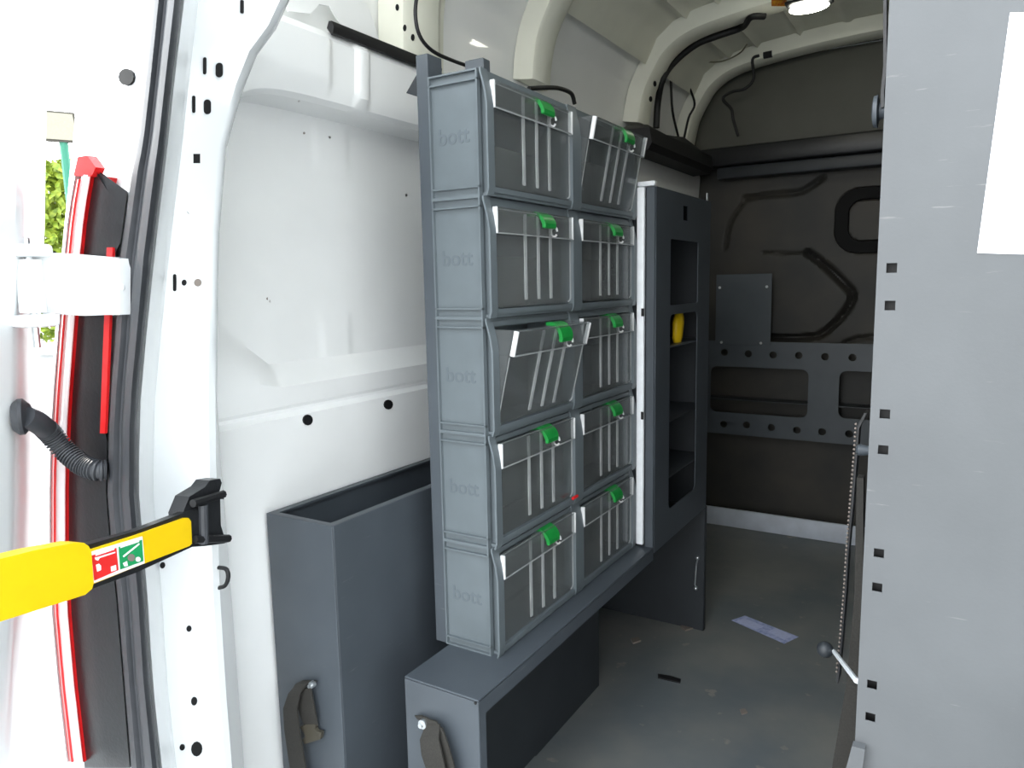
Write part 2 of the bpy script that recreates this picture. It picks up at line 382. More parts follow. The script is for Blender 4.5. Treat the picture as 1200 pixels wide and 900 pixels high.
B1, B2, B3, B0 = tree_of(b1), tree_of(b2), tree_of(b3), tree_of(b0)
for px, py, bv, pr in [(653, 60, B1, b1), (651, 82, B1, b1), (658, 35, B1, b1), (767, 98, B2, b2), (762, 116, B2, b2), (923, 83, B3, b3), (966, 73, B3, b3), (994, 67, B3, b3), (1016, 64, B3, b3)]:
    spot('hole', px, py, 1.8, 3.4 if py > 58 and px < 800 else 1.8, bv, 'hole', pr)
for px, py in [(466, 9), (474, 33), (483, 44)]: spot('hole', px, py, 2, 4, B0, 'hole', b0)

gp = MB().poly([on(x, y, 'X', -1.10) for x, y in [(330, -30), (408, -30), (420, -2), (431, 6), (436, 20), (444, 46), (400, 29), (394, 20), (386, 7), (374, 5), (364, 16), (338, 13)]], (-.003, 0, 0)).build('trim_4', 'van_white', None)
tag(gp, 'white notched gusset plate above the pressed side beam', 'plate', kind='structure')
# ---- bulkhead: steel sheet with pressed grooves and a blanked window
def seg_dist(px, pz, pts):
    d = np.full(px.shape, 9.)
    for (ax, az), (bx, bz) in zip(pts, pts[1:]):
        vx, vz = bx - ax, bz - az; t = np.clip(((px - ax) * vx + (pz - az) * vz) / (vx * vx + vz * vz + 1e-9), 0, 1)
        d = np.minimum(d, np.hypot(px - ax - t * vx, pz - az - t * vz))
    return d
def bk(x, y): p = on(x, y, 'Y', YBK); return (p.x, p.z)
nx, nz = 230, 270
gx = np.linspace(-1.15, .60, nx); gz = np.linspace(0, 2.12, nz); GX, GZg = np.meshgrid(gx, gz)
dep = np.zeros_like(GX)
def groove(pix, w, depth):
    global dep
    pts = [(p.x, p.z) for p in smooth_path([(*bk(*q), 0) for q in pix] if False else [Vector((bk(*q)[0], 0, bk(*q)[1])) for q in pix], 5)]
    d = seg_dist(GX, GZg, pts); t = np.clip((w - d) / (w * .8), 0, 1); dep = np.maximum(dep, depth * t)
groove([(900, 396), (950, 395), (968, 388), (990, 366), (999, 347), (990, 334), (965, 310), (946, 296)], .019, .040)
groove([(948, 296), (920, 297), (894, 296)], .008, .008)
groove([(905, 228), (935, 225), (950, 218), (964, 208)], .016, .016)
groove([(872, 232), (905, 228)], .016, .016)
groove([(850, 290), (856, 260), (872, 236)], .012, .012)
groove([(990, 402), (1010, 396), (1040, 396)], .014, .014)
cx0, cz0 = bk(977, 298); cx1, cz1 = bk(1090, 213)
wx, wz = (cx0 + cx1) / 2, (cz0 + cz1) / 2; hx, hz = (cx1 - cx0) / 2, (cz1 - cz0) / 2; rr = .10
qx = np.abs(GX - wx) - (hx - rr); qz = np.abs(GZg - wz) - (hz - rr)
sdw = np.hypot(np.maximum(qx, 0), np.maximum(qz, 0)) + np.minimum(np.maximum(qx, qz), 0) - rr
ring = np.clip(np.minimum(-sdw, sdw + .055) / .012, 0, 1); dep = np.maximum(dep, .045 * ring)
vs = [(float(GX[j, i]), YBK + float(dep[j, i]), float(GZg[j, i])) for j in range(nz) for i in range(nx)]
fs = [(j * nx + i, j * nx + i + 1, (j + 1) * nx + i + 1, (j + 1) * nx + i) for j in range(nz - 1) for i in range(nx - 1)]
me = bpy.data.meshes.new('wall_back'); me.from_pydata(vs, [], fs); finish(me, 'bulk_grey', 45)
wb = bpy.data.objects.new('wall_back', me); COL.objects.link(wb); ORG[wb] = Vector((0, 0, 0))
tag(wb, 'dark grey steel bulkhead with pressed grooves and blanked window', 'wall', kind='structure')
gk = MB(); rin = [Vector((x, YBK - .004, z)) for x, z in rrect(wx - hx + .028, wz - hz + .028, wx + hx - .028, wz + hz - .028, .075, 8)]
gk.loft([[p + (p - Vector((wx, p.y, wz))).normalized() * a + Vector((0, b, 0)) for a, b in ((.034, .012), (.028, -.004), (-.024, -.004), (-.030, .03), (.034, .03))] for p in rin + rin[:1]], close=True)
gk.build('window_gasket', 'hole', wb, 50)
cp = MB().box((-1.2, YBK + .06, -.06), (.65, YBK + .10, 2.2)).build('trim_1', 'black', None, None)
tag(cp, 'dark outer skin closing off the cab behind the bulkhead', 'panel', kind='structure')

# dark header rail across the bulkhead and the foam run on the side beam
ub = MB().box((-1.10, 3.462, 1.736), (.53, 3.476, 2.10), .002).build('trim_3', 'upper_board', None); tag(ub, 'grey-brown board above the bulkhead header rail', 'board', kind='structure')  # separate board, paler than the bulkhead sheet behind it
hd = thing('bulkhead_header', (XC, 3.42, 1.62), 'dark header rail running across the top of the bulkhead', 'rail')
MB().box((-1.06, 3.37, 1.655), (.50, 3.479, 1.735), .012, 2).build('rail', 'black_plastic', hd)
MB().box((-.98, 3.40, 1.60), (.45, 3.479, 1.652), .008, 2).build('lower_lip', 'dark_steel', hd)
fm = MB().loft([[(-1.135 + .0 * 0, Y, 1.665), (-1.14, Y, 1.70 + h), (-1.10, Y, 1.735 + h), (-1.04, Y, 1.73 + h), (-.995, Y, 1.70), (-.985, Y, 1.645), (-1.0, Y, 1.622), (-1.075, Y, 1.618), (-1.075, Y, 1.64)] for Y, h in ((2.60, -.03), (2.64, -.01), (2.7, .0), (2.8, -.015), (3.0, .005), (3.12, .02), (3.25, -.005), (3.36, -.02))], close=True, cap=True).build('foam_duct', 'black', None, 40)
tag(fm, 'black foam duct lying along the white side beam past the cabinet', 'duct')
bs = MB().loft([[(-1.088, Y, 1.652), (-1.082, Y, 1.664), (-1.074, Y, 1.663), (-1.070, Y, 1.652), (-1.072, Y, 1.640), (-1.077, Y, 1.638)] for Y in [1.11 + .07 * k for k in range(6)]], close=True, cap=True).build('edge_strip', 'black', None, 40)
tag(bs, 'black rubber edge strip along the top of the white side beam', 'trim strip')
for px, py, r in [(359.5, 492, 5.6), (454, 474, 5)]: spot('rubber_plug', px, py, r, r * 1.12, WB, 'black', wl, 'oval', .004)
for px, py in [(313, 350), (316, 353), (373, 394), (386, 161), (356, 156), (476, 229), (350, 118)]: spot('paint_chip', px, py, 1.4, 1.6, WB, 'label_grey', wl, 'oval', .001)

# ================================================================== BIN RACK
XR, YRK, ZB, H, W1, W2, DEP = -.719, 1.109, .441, .2163, .3475, .340, .1272
def build_bin_meshes(w, near):
    """local frame: x = 0 at the front edge, y along the van, z up"""
    mb = MB(); D = DEP
    prof = [(-.016, 0), (-.004, 0), (0, .012), (0, H * .72), (-.004, H * .84), (-.012, H * .97), (-.012, H), (-.020, H)]
    lipf = prof[1:-1]
    for y0, y1, full in ((0, .0205, 0), (.017, .0205, 1), (w - .0205, w - .017, 1), (w - .0205, w, 0)):
        pf = [(x - .0037, z) for x, z in lipf] + [(-.030, H), (-.030, 0)] if full else lipf + [(x - .0035, z) for x, z in lipf[::-1]]
        mb.poly([(x, y0, z) for x, z in pf], (0, y1 - y0, 0))
    for y0, y1, yo in ((.007, .011, 0), (w - .011, w - .007, w - .007)):
        mb.box((-D, y0, 0), (-.0205, y1, H))
        for z in (.0, .0155, H - .0185, H - .003): mb.box((-D, yo, z), (-.0205, yo + .007, z + .003))
        for x0, x1 in ((-D, -D + .003), (-.024, -.0205)): mb.box((x0, yo, .003), (x1, yo + .007, H - .003))
    for z0, z1 in ((.0008, .0065), (H - .0065, H - .0008)): mb.box((-D, .011, z0), (-.006 if z0 < .1 else -.016, w - .011, z1))
    mb.box((-.018, .016, .0065), (-.003, w - .016, .016)); mb.box((-.026, .016, H - .016), (-.013, w - .016, H - .0065))
    mb.box((-D, .011, .006), (-D + .004, w - .011, H - .006))
    a = mb
    # clear drawer, origin on its lower hinge line
    h = H - .036; y0, y1 = .020, w - .020; d = MB()
    d.box((-.003, y0, 0), (0, y1, h)); d.box((-.085, y0, 0), (-.003, y1, .0025))
    for yy in (y0, y1 - .0025): d.poly([(-.003, yy, .0025), (-.003, yy, h), (-.05, yy, h - .01), (-.085, yy, h * .55), (-.085, yy, .0025)], (0, .0025, 0))
    d.box((-.088, y0, 0), (-.085, y1, h * .55))
    hb = h - .046
    ls = MB(); ls.box((0, y0 + .004, hb), (.0015, y1 - .004, hb + .003)); ls.box((.007, y0 + .004, hb + .002), (.0085, y1 - .004, h)); ls.poly([(0, y0 + .004, hb), (.007, y0 + .004, hb + .002), (.0085, y0 + .004, hb + .002), (.0085, y0 + .004, hb), (0, y0 + .004, hb - .002)], (0, y1 - y0 - .008, 0))
    ls.box((0, y0 + .004, h - .002), (.0085, y1 - .004, h))
    ends = [MB().box((.0005, yy, hb - .001), (.010, yy + .005, h), .001) for yy in (y0, y1 - .007)]
    ribs = [MB().box((.0003, y0 + (y1 - y0) * t - .0045, .012), (.0024, y0 + (y1 - y0) * t + .0045, h - .006)) for t in (.37, .535, .70)]
    yl = y0 + (y1 - y0) * .60; lt = MB(); n = 7
    out = [(.030 * math.cos(math.radians(t)) - .016, .030 * math.sin(math.radians(t)) + h - .026) for t in [12 + 104 * k / n for k in range(n + 1)]]
    inn = [(.023 * math.cos(math.radians(t)) - .016, .023 * math.sin(math.radians(t)) + h - .026) for t in [12 + 104 * k / n for k in range(n + 1)]]
    lt.poly([(x + .006, yl - .024, z) for x, z in out + inn[::-1]], (0, .048, 0)); lt.box((.012, yl - .024, h - .030), (.020, yl + .024, h - .018), .002)
    eg = MB(); eg.box((.0088, y0 + .005, hb - .0012), (.0100, y1 - .008, hb + .0012)); eg.box((.0003, y1 - .0045, .010), (.0018, y1 - .0015, hb - .004)); eg.box((.0003, y0 + .0005, .008), (.0013, y0 + .002, hb - .004))
    eg.box((.0003, y0 + .01, h - .0035), (.0016, y1 - .01, h - .0015)); eg.tube([(.001, y1 - .003, .012), (.001, y1 - .006, .006), (.001, y1 - .014, .003)], .0014, 6)
    hk = MB().tube([(.010 + .007 * math.cos(t), yl + .032, h - .034 + .010 * math.sin(t)) for t in [k * math.pi / 5 for k in range(10)]], .0022, 6)
    return a, d, ls, ends, ribs, lt, hk, eg
PARTS = {}
def first(mb, key, name, m, smooth=30):
    o = mb.build(name, m, None, smooth, local=True); PARTS[key] = o.data; COL.objects.unlink(o); bpy.data.objects.remove(o)
for c, w in ((0, W1), (1, W2)):
    a, d, ls, ends, ribs, lt, hk, eg = build_bin_meshes(w, c == 0)
    first(a, ('housing', c), 'housing', 'grey_plastic'); first(d, ('drawer', c), 'drawer', 'clear_plastic'); first(ls, ('label_holder', c), 'label_holder', 'clear_plastic')
    for k, e in enumerate(ends): first(e, ('end', c, k), 'label_end', 'frosted_bright')
    for k, e in enumerate(ribs): first(e, ('rib', c, k), 'rib', 'frosted')
    first(lt, ('latch', c), 'latch', 'green'); first(hk, ('hook', c), 'hook', 'frosted_bright'); first(eg, ('edge', c), 'front_edge', 'frosted')
tx = bpy.data.curves.new('t', 'FONT'); tx.body = 'bott'; tx.size = .040; tx.extrude = .0004; tx.align_x = 'CENTER'; tx.align_y = 'CENTER'; tx.offset = .0006
to = bpy.data.objects.new('t', tx); tm = bpy.data.meshes.new_from_object(to); bpy.data.objects.remove(to)
for v in tm.vertices: v.co = Vector((v.co.x - .078, .0066 - v.co.z, v.co.y + H * .5))
tm.name = 'lettering'; tm.materials.clear(); tm.materials.append(MATS['lettering']); PARTS['text'] = tm
def put(name, me, parent, loc=(0, 0, 0)):
    o = bpy.data.objects.new(name, me); COL.objects.link(o); o.parent = parent; o.location = loc; return o
ROWN = ['topmost', 'second from the top', 'middle', 'second from the bench', 'bottom']
SIDE = ['in the column next to the grey rack post', 'in the column next to the grey cabinet']
for c, w, yo in ((0, W1, 0), (1, W2, W1)):
    for k in range(5):
        tilt = {(0, 2): 13, (1, 0): 11}.get((c, k), 0)
        lab = 'clear-fronted grey bin, ' + ROWN[k] + ' ' + SIDE[c]
        if tilt: lab += ', tipped open'
        b = thing('tilt_bin', (XR, YRK + yo, ZB + H * (4 - k)), lab, 'storage bin', 'clear tilt bins on the rack')
        hs = put('housing', PARTS[('housing', c)], b)
        if c == 0: put('lettering', PARTS['text'], hs)
        d = put('drawer', PARTS[('drawer', c)], b, (-.008, 0, .018)); d.rotation_euler = (0, math.radians(tilt), 0)
        put('label_holder', PARTS[('label_holder', c)], d)
        for q in range(2): put('label_end', PARTS[('end', c, q)], d)
        for q in range(3): put('rib', PARTS[('rib', c, q)], d)
        put('latch', PARTS[('latch', c)], d); put('hook', PARTS[('hook', c)], d); put('front_edge', PARTS[('edge', c)], d)
rs = MB().box((XR + .001, YRK + W1 - .045, ZB + H + .0165), (XR + .007, YRK + W1 - .018, ZB + H + .024), .002).build('red_scrap', 'red', None)
tag(rs, 'small red plastic scrap caught at the lower corner of a clear bin', 'scrap')
# upright posts at the back of the bins
ps = thing('rack_post', (XR - DEP, YRK, ZB), 'grey steel rack post standing behind the clear bins', 'post')
ztop = on(490, 64, 'Y', YRK).z
mb = MB(); x1 = XR - DEP - .0005
mb.box((x1 - .026, YRK + .002, ZB), (x1, YRK + .005, ztop), .001); mb.box((x1 - .0035, YRK + .005, ZB), (x1, YRK + .045, ztop)); mb.box((x1 - .026, YRK + .005, ZB), (x1 - .0225, YRK + .045, ztop))
mb.build('channel', 'grey_steel', ps)
MB().box((x1 - .020, YRK + .01, ztop - .004), (x1 - .004, YRK + .04, ztop - .001)).build('end_cap', 'dark_steel', ps)
ps2 = MB().box((XR - DEP + .020, YRK + .09, ZB + 5 * H), (XR - DEP + .062, YRK + .115, ZB + 5 * H + .046), .002)
ps2.build('back_stop', 'grey_steel', ps)
MB().poly([on(476, 109, 'Y', YRK + .05), on(489, 113, 'Y', YRK + .05), on(489, 86, 'Y', YRK + .05)], (0, .05, 0)).build('top_bracket', 'dark_steel', ps)

# ---- bench under the bins
XA, XB, YF, YE = -.840, -.676, .971, 1.812
bn = thing('bench', ((XA + XB) / 2, YF, 0), 'grey steel bench carrying the rack of clear bins', 'bench')
MB().box((XA, YF, ZB - .004), (XB, YE, ZB), .0015).build('top_plate', 'grey_steel', bn)
MB().box((XA, YF, 0), (XB, YF + .003, ZB - .0045), .001).build('end_panel', 'grey_steel', bn)
mb = MB(); mb.box((XB - .003, YF + .0035, ZB - .034), (XB, YE, ZB - .0045)); mb.box((XB - .003, YF + .0035, 0), (XB, YF + .022, ZB - .034)); mb.box((XB - .022, YF + .0035, ZB - .034), (XB - .003, YE, ZB - .031))
mb.build('side_lip', 'grey_steel', bn)
MB().box((XA, YF + .004, .0), (XA + .003, YE, ZB - .005)).build('back_panel', 'dark_steel', bn)
MB().box((XA - .115, YF + .25, 0), (XA - .001, 1.80, .33), .02, 2).build('arch_cover', 'dark_steel', bn)
EB = None
def strap_on(parent, c, pts, w, y, m='webbing'):
    """flat webbing hanging on a face that looks towards -Y: pts are (x, z) with bulge"""
    mb = MB(); rows = []
    for i, (x, z, b, ww) in enumerate(pts):
        rows.append([(x - ww, y - b, z), (x + ww, y - b - .002, z), (x + ww, y - b - .005, z), (x - ww, y - b - .003, z)])
    mb.loft(rows, close=True, cap=True); return mb
def fp(px, py, Y): p = on(px, py, 'Y', Y); return p.x, p.z
def bolt(parent, px, py, Y, r, name='bolt'):
    x, z = fp(px, py, Y)
    o = MB().cyl((x, Y + .004, z), (x, Y - .004, z), r, 18).build('washer', 'zinc', parent)
    h = MB().cyl((x, Y - .004, z), (x, Y - .010, z), r * .55, 6).build('bolt_head', 'zinc', o)
st = thing('webbing_strap', (*fp(497, 850, YF)[:1], YF, fp(497, 900, YF)[1]), 'dark webbing strap folded and bolted to the end of the bench', 'strap')
def px_strap(name, parent, cl, Y, m='webbing', wpx=9):
    rows = []
    for (x, y, b, w) in cl:
        a = on(x - w, y, 'Y', Y - b); c = on(x + w, y, 'Y', Y - b - .004)
        rows.append([a, c, c + Vector((0, -.003, 0)), a + Vector((0, -.003, 0))])
    rows2 = []
    for i in range(len(rows) - 1):
        for k in range(4): rows2.append([rows[i][j].lerp(rows[i + 1][j], k / 4) for j in range(4)])
    rows2.append(rows[-1])
    return MB().loft(rows2, close=True, cap=True).build(name, m, parent, 50)
px_strap('anchor_loop', st, [(491, 838, .003, 4), (497, 842, .006, 7), (505, 845, .010, 7), (513, 856, .014, 7)], YF, 'webbing')
px_strap('strap_end', st, [(508, 848, .012, 8), (504, 866, .022, 11), (507, 884, .026, 12), (513, 905, .024, 11), (516, 940, .02, 11), (516, 975, .018, 10)], YF)
px_strap('strap_fold', st, [(514, 852, .012, 5), (518, 872, .016, 8), (524, 896, .016, 9), (527, 935, .014, 9)], YF)
bolt(st, 496, 848, YF - .014, .0085)
hl = MB().cyl((XB - .006, YF - .001, ZB - .006), (XB - .006, YF + .002, ZB - .006), .0028, 10).build('corner_hole', 'hole', bn)

# ---- tall narrow open box against the wall
YX = .93; pA = on(311.5, 600, 'Y', YX); pB = on(388.5, 617.5, 'Y', YX); ZX = pB.z; xA, xB = -1.138, pB.x; YXE = 1.78
bx = thing('open_box', ((xA + xB) / 2, YX, 0), 'tall narrow grey steel box open at the top beside the white wall', 'box')
t = .004
MB().box((xA, YX, 0), (xB, YX + t, ZX), .001).build('end_panel', 'grey_steel', bx)
MB().box((xB - t, YX + t, 0), (xB, YXE, ZX), .001).build('side_panel', 'grey_steel', bx)
MB().box((xA, YX + t, 0), (xA + t, YXE, ZX), .001).build('side_panel', 'grey_steel', bx)
MB().box((xA, YXE, 0), (xB, YXE + t, ZX), .001).build('end_panel', 'grey_steel', bx)
MB().box((xA + t, YX + t, .30), (xB - t, YXE, .304)).build('bottom_plate', 'dark_steel', bx)
mb = MB(); lw = .022
mb.box((xA + t, YX + t, ZX - .004), (xB - t, YX + .016, ZX)); mb.box((xB - .018, YX + .016, ZX - .004), (xB - t, YXE, ZX)); mb.box((xA + t, YX + .016, ZX - .004), (xA + .018, YXE, ZX))
mb.build('rim', 'grey_steel', bx)
s2 = thing('webbing_strap', (*fp(352, 850, YX)[:1], YX, fp(352, 900, YX)[1]), 'dark webbing strap with plastic buckle bolted to the tall open box', 'strap')
px_strap('anchor_loop', s2, [(369, 798, .003, 4), (362, 797, .006, 7), (354, 801, .010, 7), (347, 812, .013, 6)], YX)
px_strap('long_tail', s2, [(354, 800, .008, 5), (346, 812, .016, 7), (341, 830, .022, 8), (343, 855, .020, 8.5), (347, 880, .016, 9), (351, 905, .014, 9), (353, 945, .012, 9)], YX)
px_strap('short_tail', s2, [(357, 806, .007, 8), (358, 822, .010, 10), (362, 838, .010, 9), (365, 848, .009, 8)], YX)
bp_ = pxprism('buckle', [(354, 850), (371, 843.5), (373, 849), (372, 852), (375, 855), (380, 856), (378.5, 864), (360, 870), (357, 865), (361, 861), (359.5, 857)], (0, YX - .006, 0), (0, -1, 0), .007, 'buckle', s2)
bolt(s2, 366, 802, YX - .014, .0065)

# ---- cabinet with side openings, past the bins
XS, Y0, Y1, Z0, Z1 = -.676, 1.816, 2.283, .425, 1.388
cb = thing('cabinet', (-.85, 2.05, 0), 'dark grey steel cabinet with tall side opening past the bins', 'cabinet')
hole1 = rrect(1.925, 1.085, 2.166, 1.262, .006); hole2 = rrect(1.925, .515, 2.166, 1.060, .02)
sq = on(803, 250, 'X', XS); hole3 = [(sq.y - .02, sq.z - .02), (sq.y + .02, sq.z - .02), (sq.y + .02, sq.z + .02), (sq.y - .02, sq.z + .02)]
plate('side_panel', [(Y0, Z0), (Y1, Z0), (Y1, Z1), (Y0, Z1)], [hole1, hole2, hole3], .003, (XS, 0, 0), (0, 1, 0), (0, 0, 1), 'grey_steel', cb)
MB().box((XS - .024, Y0 - .004, Z0), (XS - .0016, Y0 + .001, Z1), .0008).build('end_strip', 'grey_steel', cb)
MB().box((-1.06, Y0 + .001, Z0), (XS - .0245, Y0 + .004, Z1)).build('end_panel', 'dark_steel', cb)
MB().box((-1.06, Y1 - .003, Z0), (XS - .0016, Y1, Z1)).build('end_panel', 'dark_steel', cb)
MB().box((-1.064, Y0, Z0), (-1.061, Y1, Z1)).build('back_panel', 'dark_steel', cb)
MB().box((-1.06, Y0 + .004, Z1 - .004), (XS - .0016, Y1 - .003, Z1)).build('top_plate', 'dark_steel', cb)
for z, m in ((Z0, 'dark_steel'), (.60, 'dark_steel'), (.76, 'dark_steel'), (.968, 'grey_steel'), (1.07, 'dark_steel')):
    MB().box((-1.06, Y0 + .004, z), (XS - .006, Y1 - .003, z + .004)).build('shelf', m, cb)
ct = MB().box((XS - .046, Y0 - .012, Z1 + .001), (XS, Y0 + .006, Z1 + .013), .002).build('corner_cap', 'aluminium', cb)
al = MB().box((XS - .0460, Y0 - .016, ZB + .006), (XS - .0255, Y0 - .003, Z1), .004, 2).build('edge_profile', 'aluminium', None)
tag(al, 'bright aluminium edge profile between clear bins and cabinet', 'profile')
for py in (366, 487): # black clips on the profile
    p = on(755, py, 'Y', Y0 - .014); MB().box((XS - .031, Y0 - .019, p.z - .010), (XS - .024, Y0 - .016, p.z + .010)).build('clip', 'black', al)
tag(MB().box((XS - .004, Y1 - .03, Z1 + .0005), (XS, Y1 - .018, Z1 + .024), .001).build('latch_tab', 'zinc', cb), 'small bright metal tab')
fp_ = thing('foot_panel', (XS, Y1, 0), 'dark grey foot panel with pull handle under the cabinet', 'panel')
MB().box((-1.10, Y1 - .001, 0), (XS, Y1 + .020, Z0 - .001), .002).build('board', 'dark_steel', fp_)
pa, pb = on(817, 654, 'Y', Y1 - .01), on(815, 690, 'Y', Y1 - .01)
for p in (pa, pb): MB().ball((p.x, Y1 - .006, p.z), .007).build('handle_screw', 'zinc', fp_)
MB().tube([(pa.x, Y1 - .004, pa.z - .006), (pa.x - .001, Y1 - .014, pa.z - .018), (pb.x - .001, Y1 - .014, pb.z + .014), (pb.x, Y1 - .004, pb.z + .006)], .0025, 8).build('pull_handle', 'zinc', fp_)
py_ = on(794, 376, 'X', XS - .03)
ye = MB(); ye.loft([[(XS - .03 + r * math.cos(a) * .5, py_.y + dy + r * math.sin(a), z) for a in [k * math.pi / 6 for k in range(12)]] for z, r, dy in ((.973, .020, .0), (.985, .026, .0), (1.03, .030, .006), (1.045, .027, .010), (1.06, .018, .014))], close=True, cap=True)
tag(ye.build('spray_guard', 'yellow', None, 60), 'bright yellow plastic guard standing on a cabinet shelf', 'tool')

# ---- perforated low unit in front of the bulkhead
YU = 3.384
def up(px, py): p = on(px, py, 'Y', YU); return (p.x, p.z)
un = thing('low_rack', (-.5, YU, 0), 'dark steel low rack with round holes before the bulkhead', 'rack')
zt = up(960, 402)[1]; zl = up(915, 514)[1]
holes = []
for px, py in [(849, 413), (877, 414.5), (906, 416), (936, 416.5), (967, 418), (999, 419), (848, 497), (875, 498), (904, 501), (934, 504), (963.5, 506), (995, 508.5)]:
    x, z = up(px, py); holes.append(circ(x, z, .0165, 10))
a, b = up(832, 485), up(948, 432); holes.append(rrect(a[0], up(890, 486)[1], b[0], up(890, 431)[1], .03))
c_ = up(984, 434); holes.append(rrect(c_[0], up(1000, 491)[1], c_[0] + .62, up(1000, 435)[1], .03))
for k in range(4): holes += [circ(up(999, 419)[0] + .12 * (k + 1), up(999, 419)[1], .0165, 10), circ(up(995, 508.5)[0] + .12 * (k + 1), up(995, 508.5)[1], .0165, 10)]
plate('perforated_front', [(-1.09, zl), (.50, zl), (.50, zt), (-1.09, zt)], holes, .003, (0, YU, 0), (1, 0, 0), (0, 0, 1), 'grey_steel', un)
MB().box((-1.09, YU + .002, .60), (.50, YBK - .002, .604)).build('shelf', 'dark_steel', un)
for x in (-1.09, .497): MB().box((x, YU + .002, 0), (x + .003, YBK - .002, zt)).build('side_panel', 'dark_steel', un)
ql = up(840, 322), up(903, 405)
MB().box((ql[0][0], YU - .006, ql[1][1] + .0), (ql[1][0], YU - .0025, ql[0][1]), .001).build('cover_plate', 'grey_steel', un)
for px, py in [(844, 337), (899, 336), (846, 401), (892, 402)]:
    x, z = up(px, py); MB().cyl((x, YU - .003, z), (x, YU - .009, z), .006, 10).build('screw', 'zinc', un)
sw = MB().box((-1.09, YU - .016, .001), (.50, YU - .002, up(910, 603)[1]), .003, 2).build('kick_board', 'sill_white', None)
tag(sw, 'pale painted kick board on the floor below the low rack', 'board')

# ---- roof lamp, sticker, cables
lz = 2.02; lp = on(948, 9, 'Z', lz)
lm = thing('roof_lamp', (lp.x, lp.y, lz), 'lit oblong roof lamp under the van ceiling', 'lamp')
MB().ball((lp.x, lp.y, lz), .062, (1.0, .55, .22), 20, 10).build('diffuser', 'lamp_glow', lm)
MB().box((lp.x - .07, lp.y - .042, lz + .010), (lp.x + .07, lp.y + .042, lz + .022), .008, 2).build('lamp_base', 'black_plastic', lm)
MB().cyl((lp.x, lp.y, lz + .02), (lp.x, lp.y, lz + .125), .02, 10).build('mount', 'roof_white', lm)
spot('warning_sticker', 913, 3, 9, 4, B2, 'sticker', b2, 'rect', .001)
def cable(pix, bvh, r, label, m='black', off=.004, fallback=('X', -1.05)):
    pts = []
    for px, py in pix:
        loc, n = hit(px, py, bvh) if bvh else (None, None)
        if loc is None: loc, n = on(px, py, *fallback), Vector((1, 0, 0))
        pts.append(loc + n * off)
    o = MB().tube(smooth_path(pts, 5), r, 7).build('cable', m, None, 60); tag(o, label, 'cable'); return o
cable([(487, -8), (485, 18), (490, 42), (505, 60), (530, 72), (560, 82)], None, .004, 'black cable hanging from the bow above the rack post', fallback=('X', -.98))
cable([(618, 104), (640, 103), (655, 104), (668, 110), (672, 122)], None, .006, 'short black cable behind the top clear bin', fallback=('X', -.98))
cable([(768, 150), (770, 120), (776, 92), (790, 72), (815, 52), (840, 42), (868, 32), (880, 18), (896, 17)], B2, .013, 'thick black cable loom following the lamp bow', fallback=('Y', 2.86))
cable([(795, 165), (787, 130), (785, 90), (784, 68)], None, .005, 'thin dark cable hanging straight down the upper side wall', fallback=('X', -1.06))
cable([(800, 165), (806, 138), (813, 122), (806, 100), (800, 75), (798, 62)], None, .005, 'thin dark cable bending beside the loom', fallback=('X', -1.05))
cable([(864, 160), (858, 140), (856, 128), (846, 116), (856, 108), (872, 104), (882, 92), (882, 70), (890, 65)], B3, .006, 'black cable clipped across the bow at the bulkhead', fallback=('Y', 3.3))
p = on(895, 65, 'Y', 3.29); q = on(905, 63, 'Y', 3.29)
tag(MB().cyl(p, q, .014, 12).build('connector', 'black_plastic', None), 'black plug connector on the cable by the bulkhead bow', 'connector')
cable([(822, 73), (845, 72), (865, 63), (874, 52)], None, .003, 'thin tan wire across the roof beyond the lamp bow', 'cable_tan', fallback=('Z', 2.06))

# ---- shelving end panel beside the aisle
YP = .90; XPE = on(1022, 440, 'Y', YP).x
sh = thing('shelf_unit', (.25, 1.4, 0), 'grey steel shelving unit whose scratched end panel faces the rear door', 'shelving')
hl = []
for px, py in [(1045, 314), (1043, 358), (1037, 485), (1035, 527), (1030, 648), (1028, 688), (1022, 802), (1020, 840)]:
    c = on(px, py, 'Y', YP); s = .0052; hl.append([(c.x - s, c.z - s), (c.x + s, c.z - s), (c.x + s, c.z + s), (c.x - s, c.z + s)])
plate('end_panel', [(XPE, .02), (.56, .02), (.56, 1.92), (XPE, 1.92)], hl, .002, (0, YP, 0), (1, 0, 0), (0, 0, 1), 'panel_grey', sh)
MB().box((XPE, YP + .001, .02), (XPE + .002, YP + .022, 1.92)).build('edge_flange', 'panel_grey', sh)
plate('end_panel', [(XPE + .02, 0.), (.56, 0.), (.56, 1.92), (XPE + .02, 1.92)], [], .002, (0, 2.1, 0), (1, 0, 0), (0, 0, 1), 'grey_steel', sh)
for z in (.12, .42, .74, 1.06, 1.38, 1.70): MB().box((XPE + .03, YP + .03, z), (.55, 2.098, z + .004)).build('shelf', 'grey_steel', sh)
MB().box((.556, YP + .002, .02), (.559, 2.098, 1.92)).build('back_panel', 'dark_steel', sh)
MB().box((XPE + .006, YP + .012, .03), (XPE + .03, YP + .014, 1.90)).build('hole_shade_strip', 'black', sh)  # unseen strip behind the square holes, coloured black so they look shaded
pc = [(1183.5, 15), (1145, 296.5), (1215, 298.5), (1250, 15)]
ppr = pxprism('paper_sheet', pc, (0, YP - .0014, 0), (0, -1, 0), .0006, 'paper'); tag(ppr, 'blank white paper sheet stuck on the grey end panel', 'sheet')
bk_ = MB().poly([on(x, y, 'Y', YP - .002) for x, y in [(1000, 868), (1015, 872), (1011, 905), (990, 905)]], (0, -.012, 0))
tag(bk_.build('corner_bracket', 'panel_grey', None), 'light grey corner bracket at the foot of the end panel edge', 'bracket')
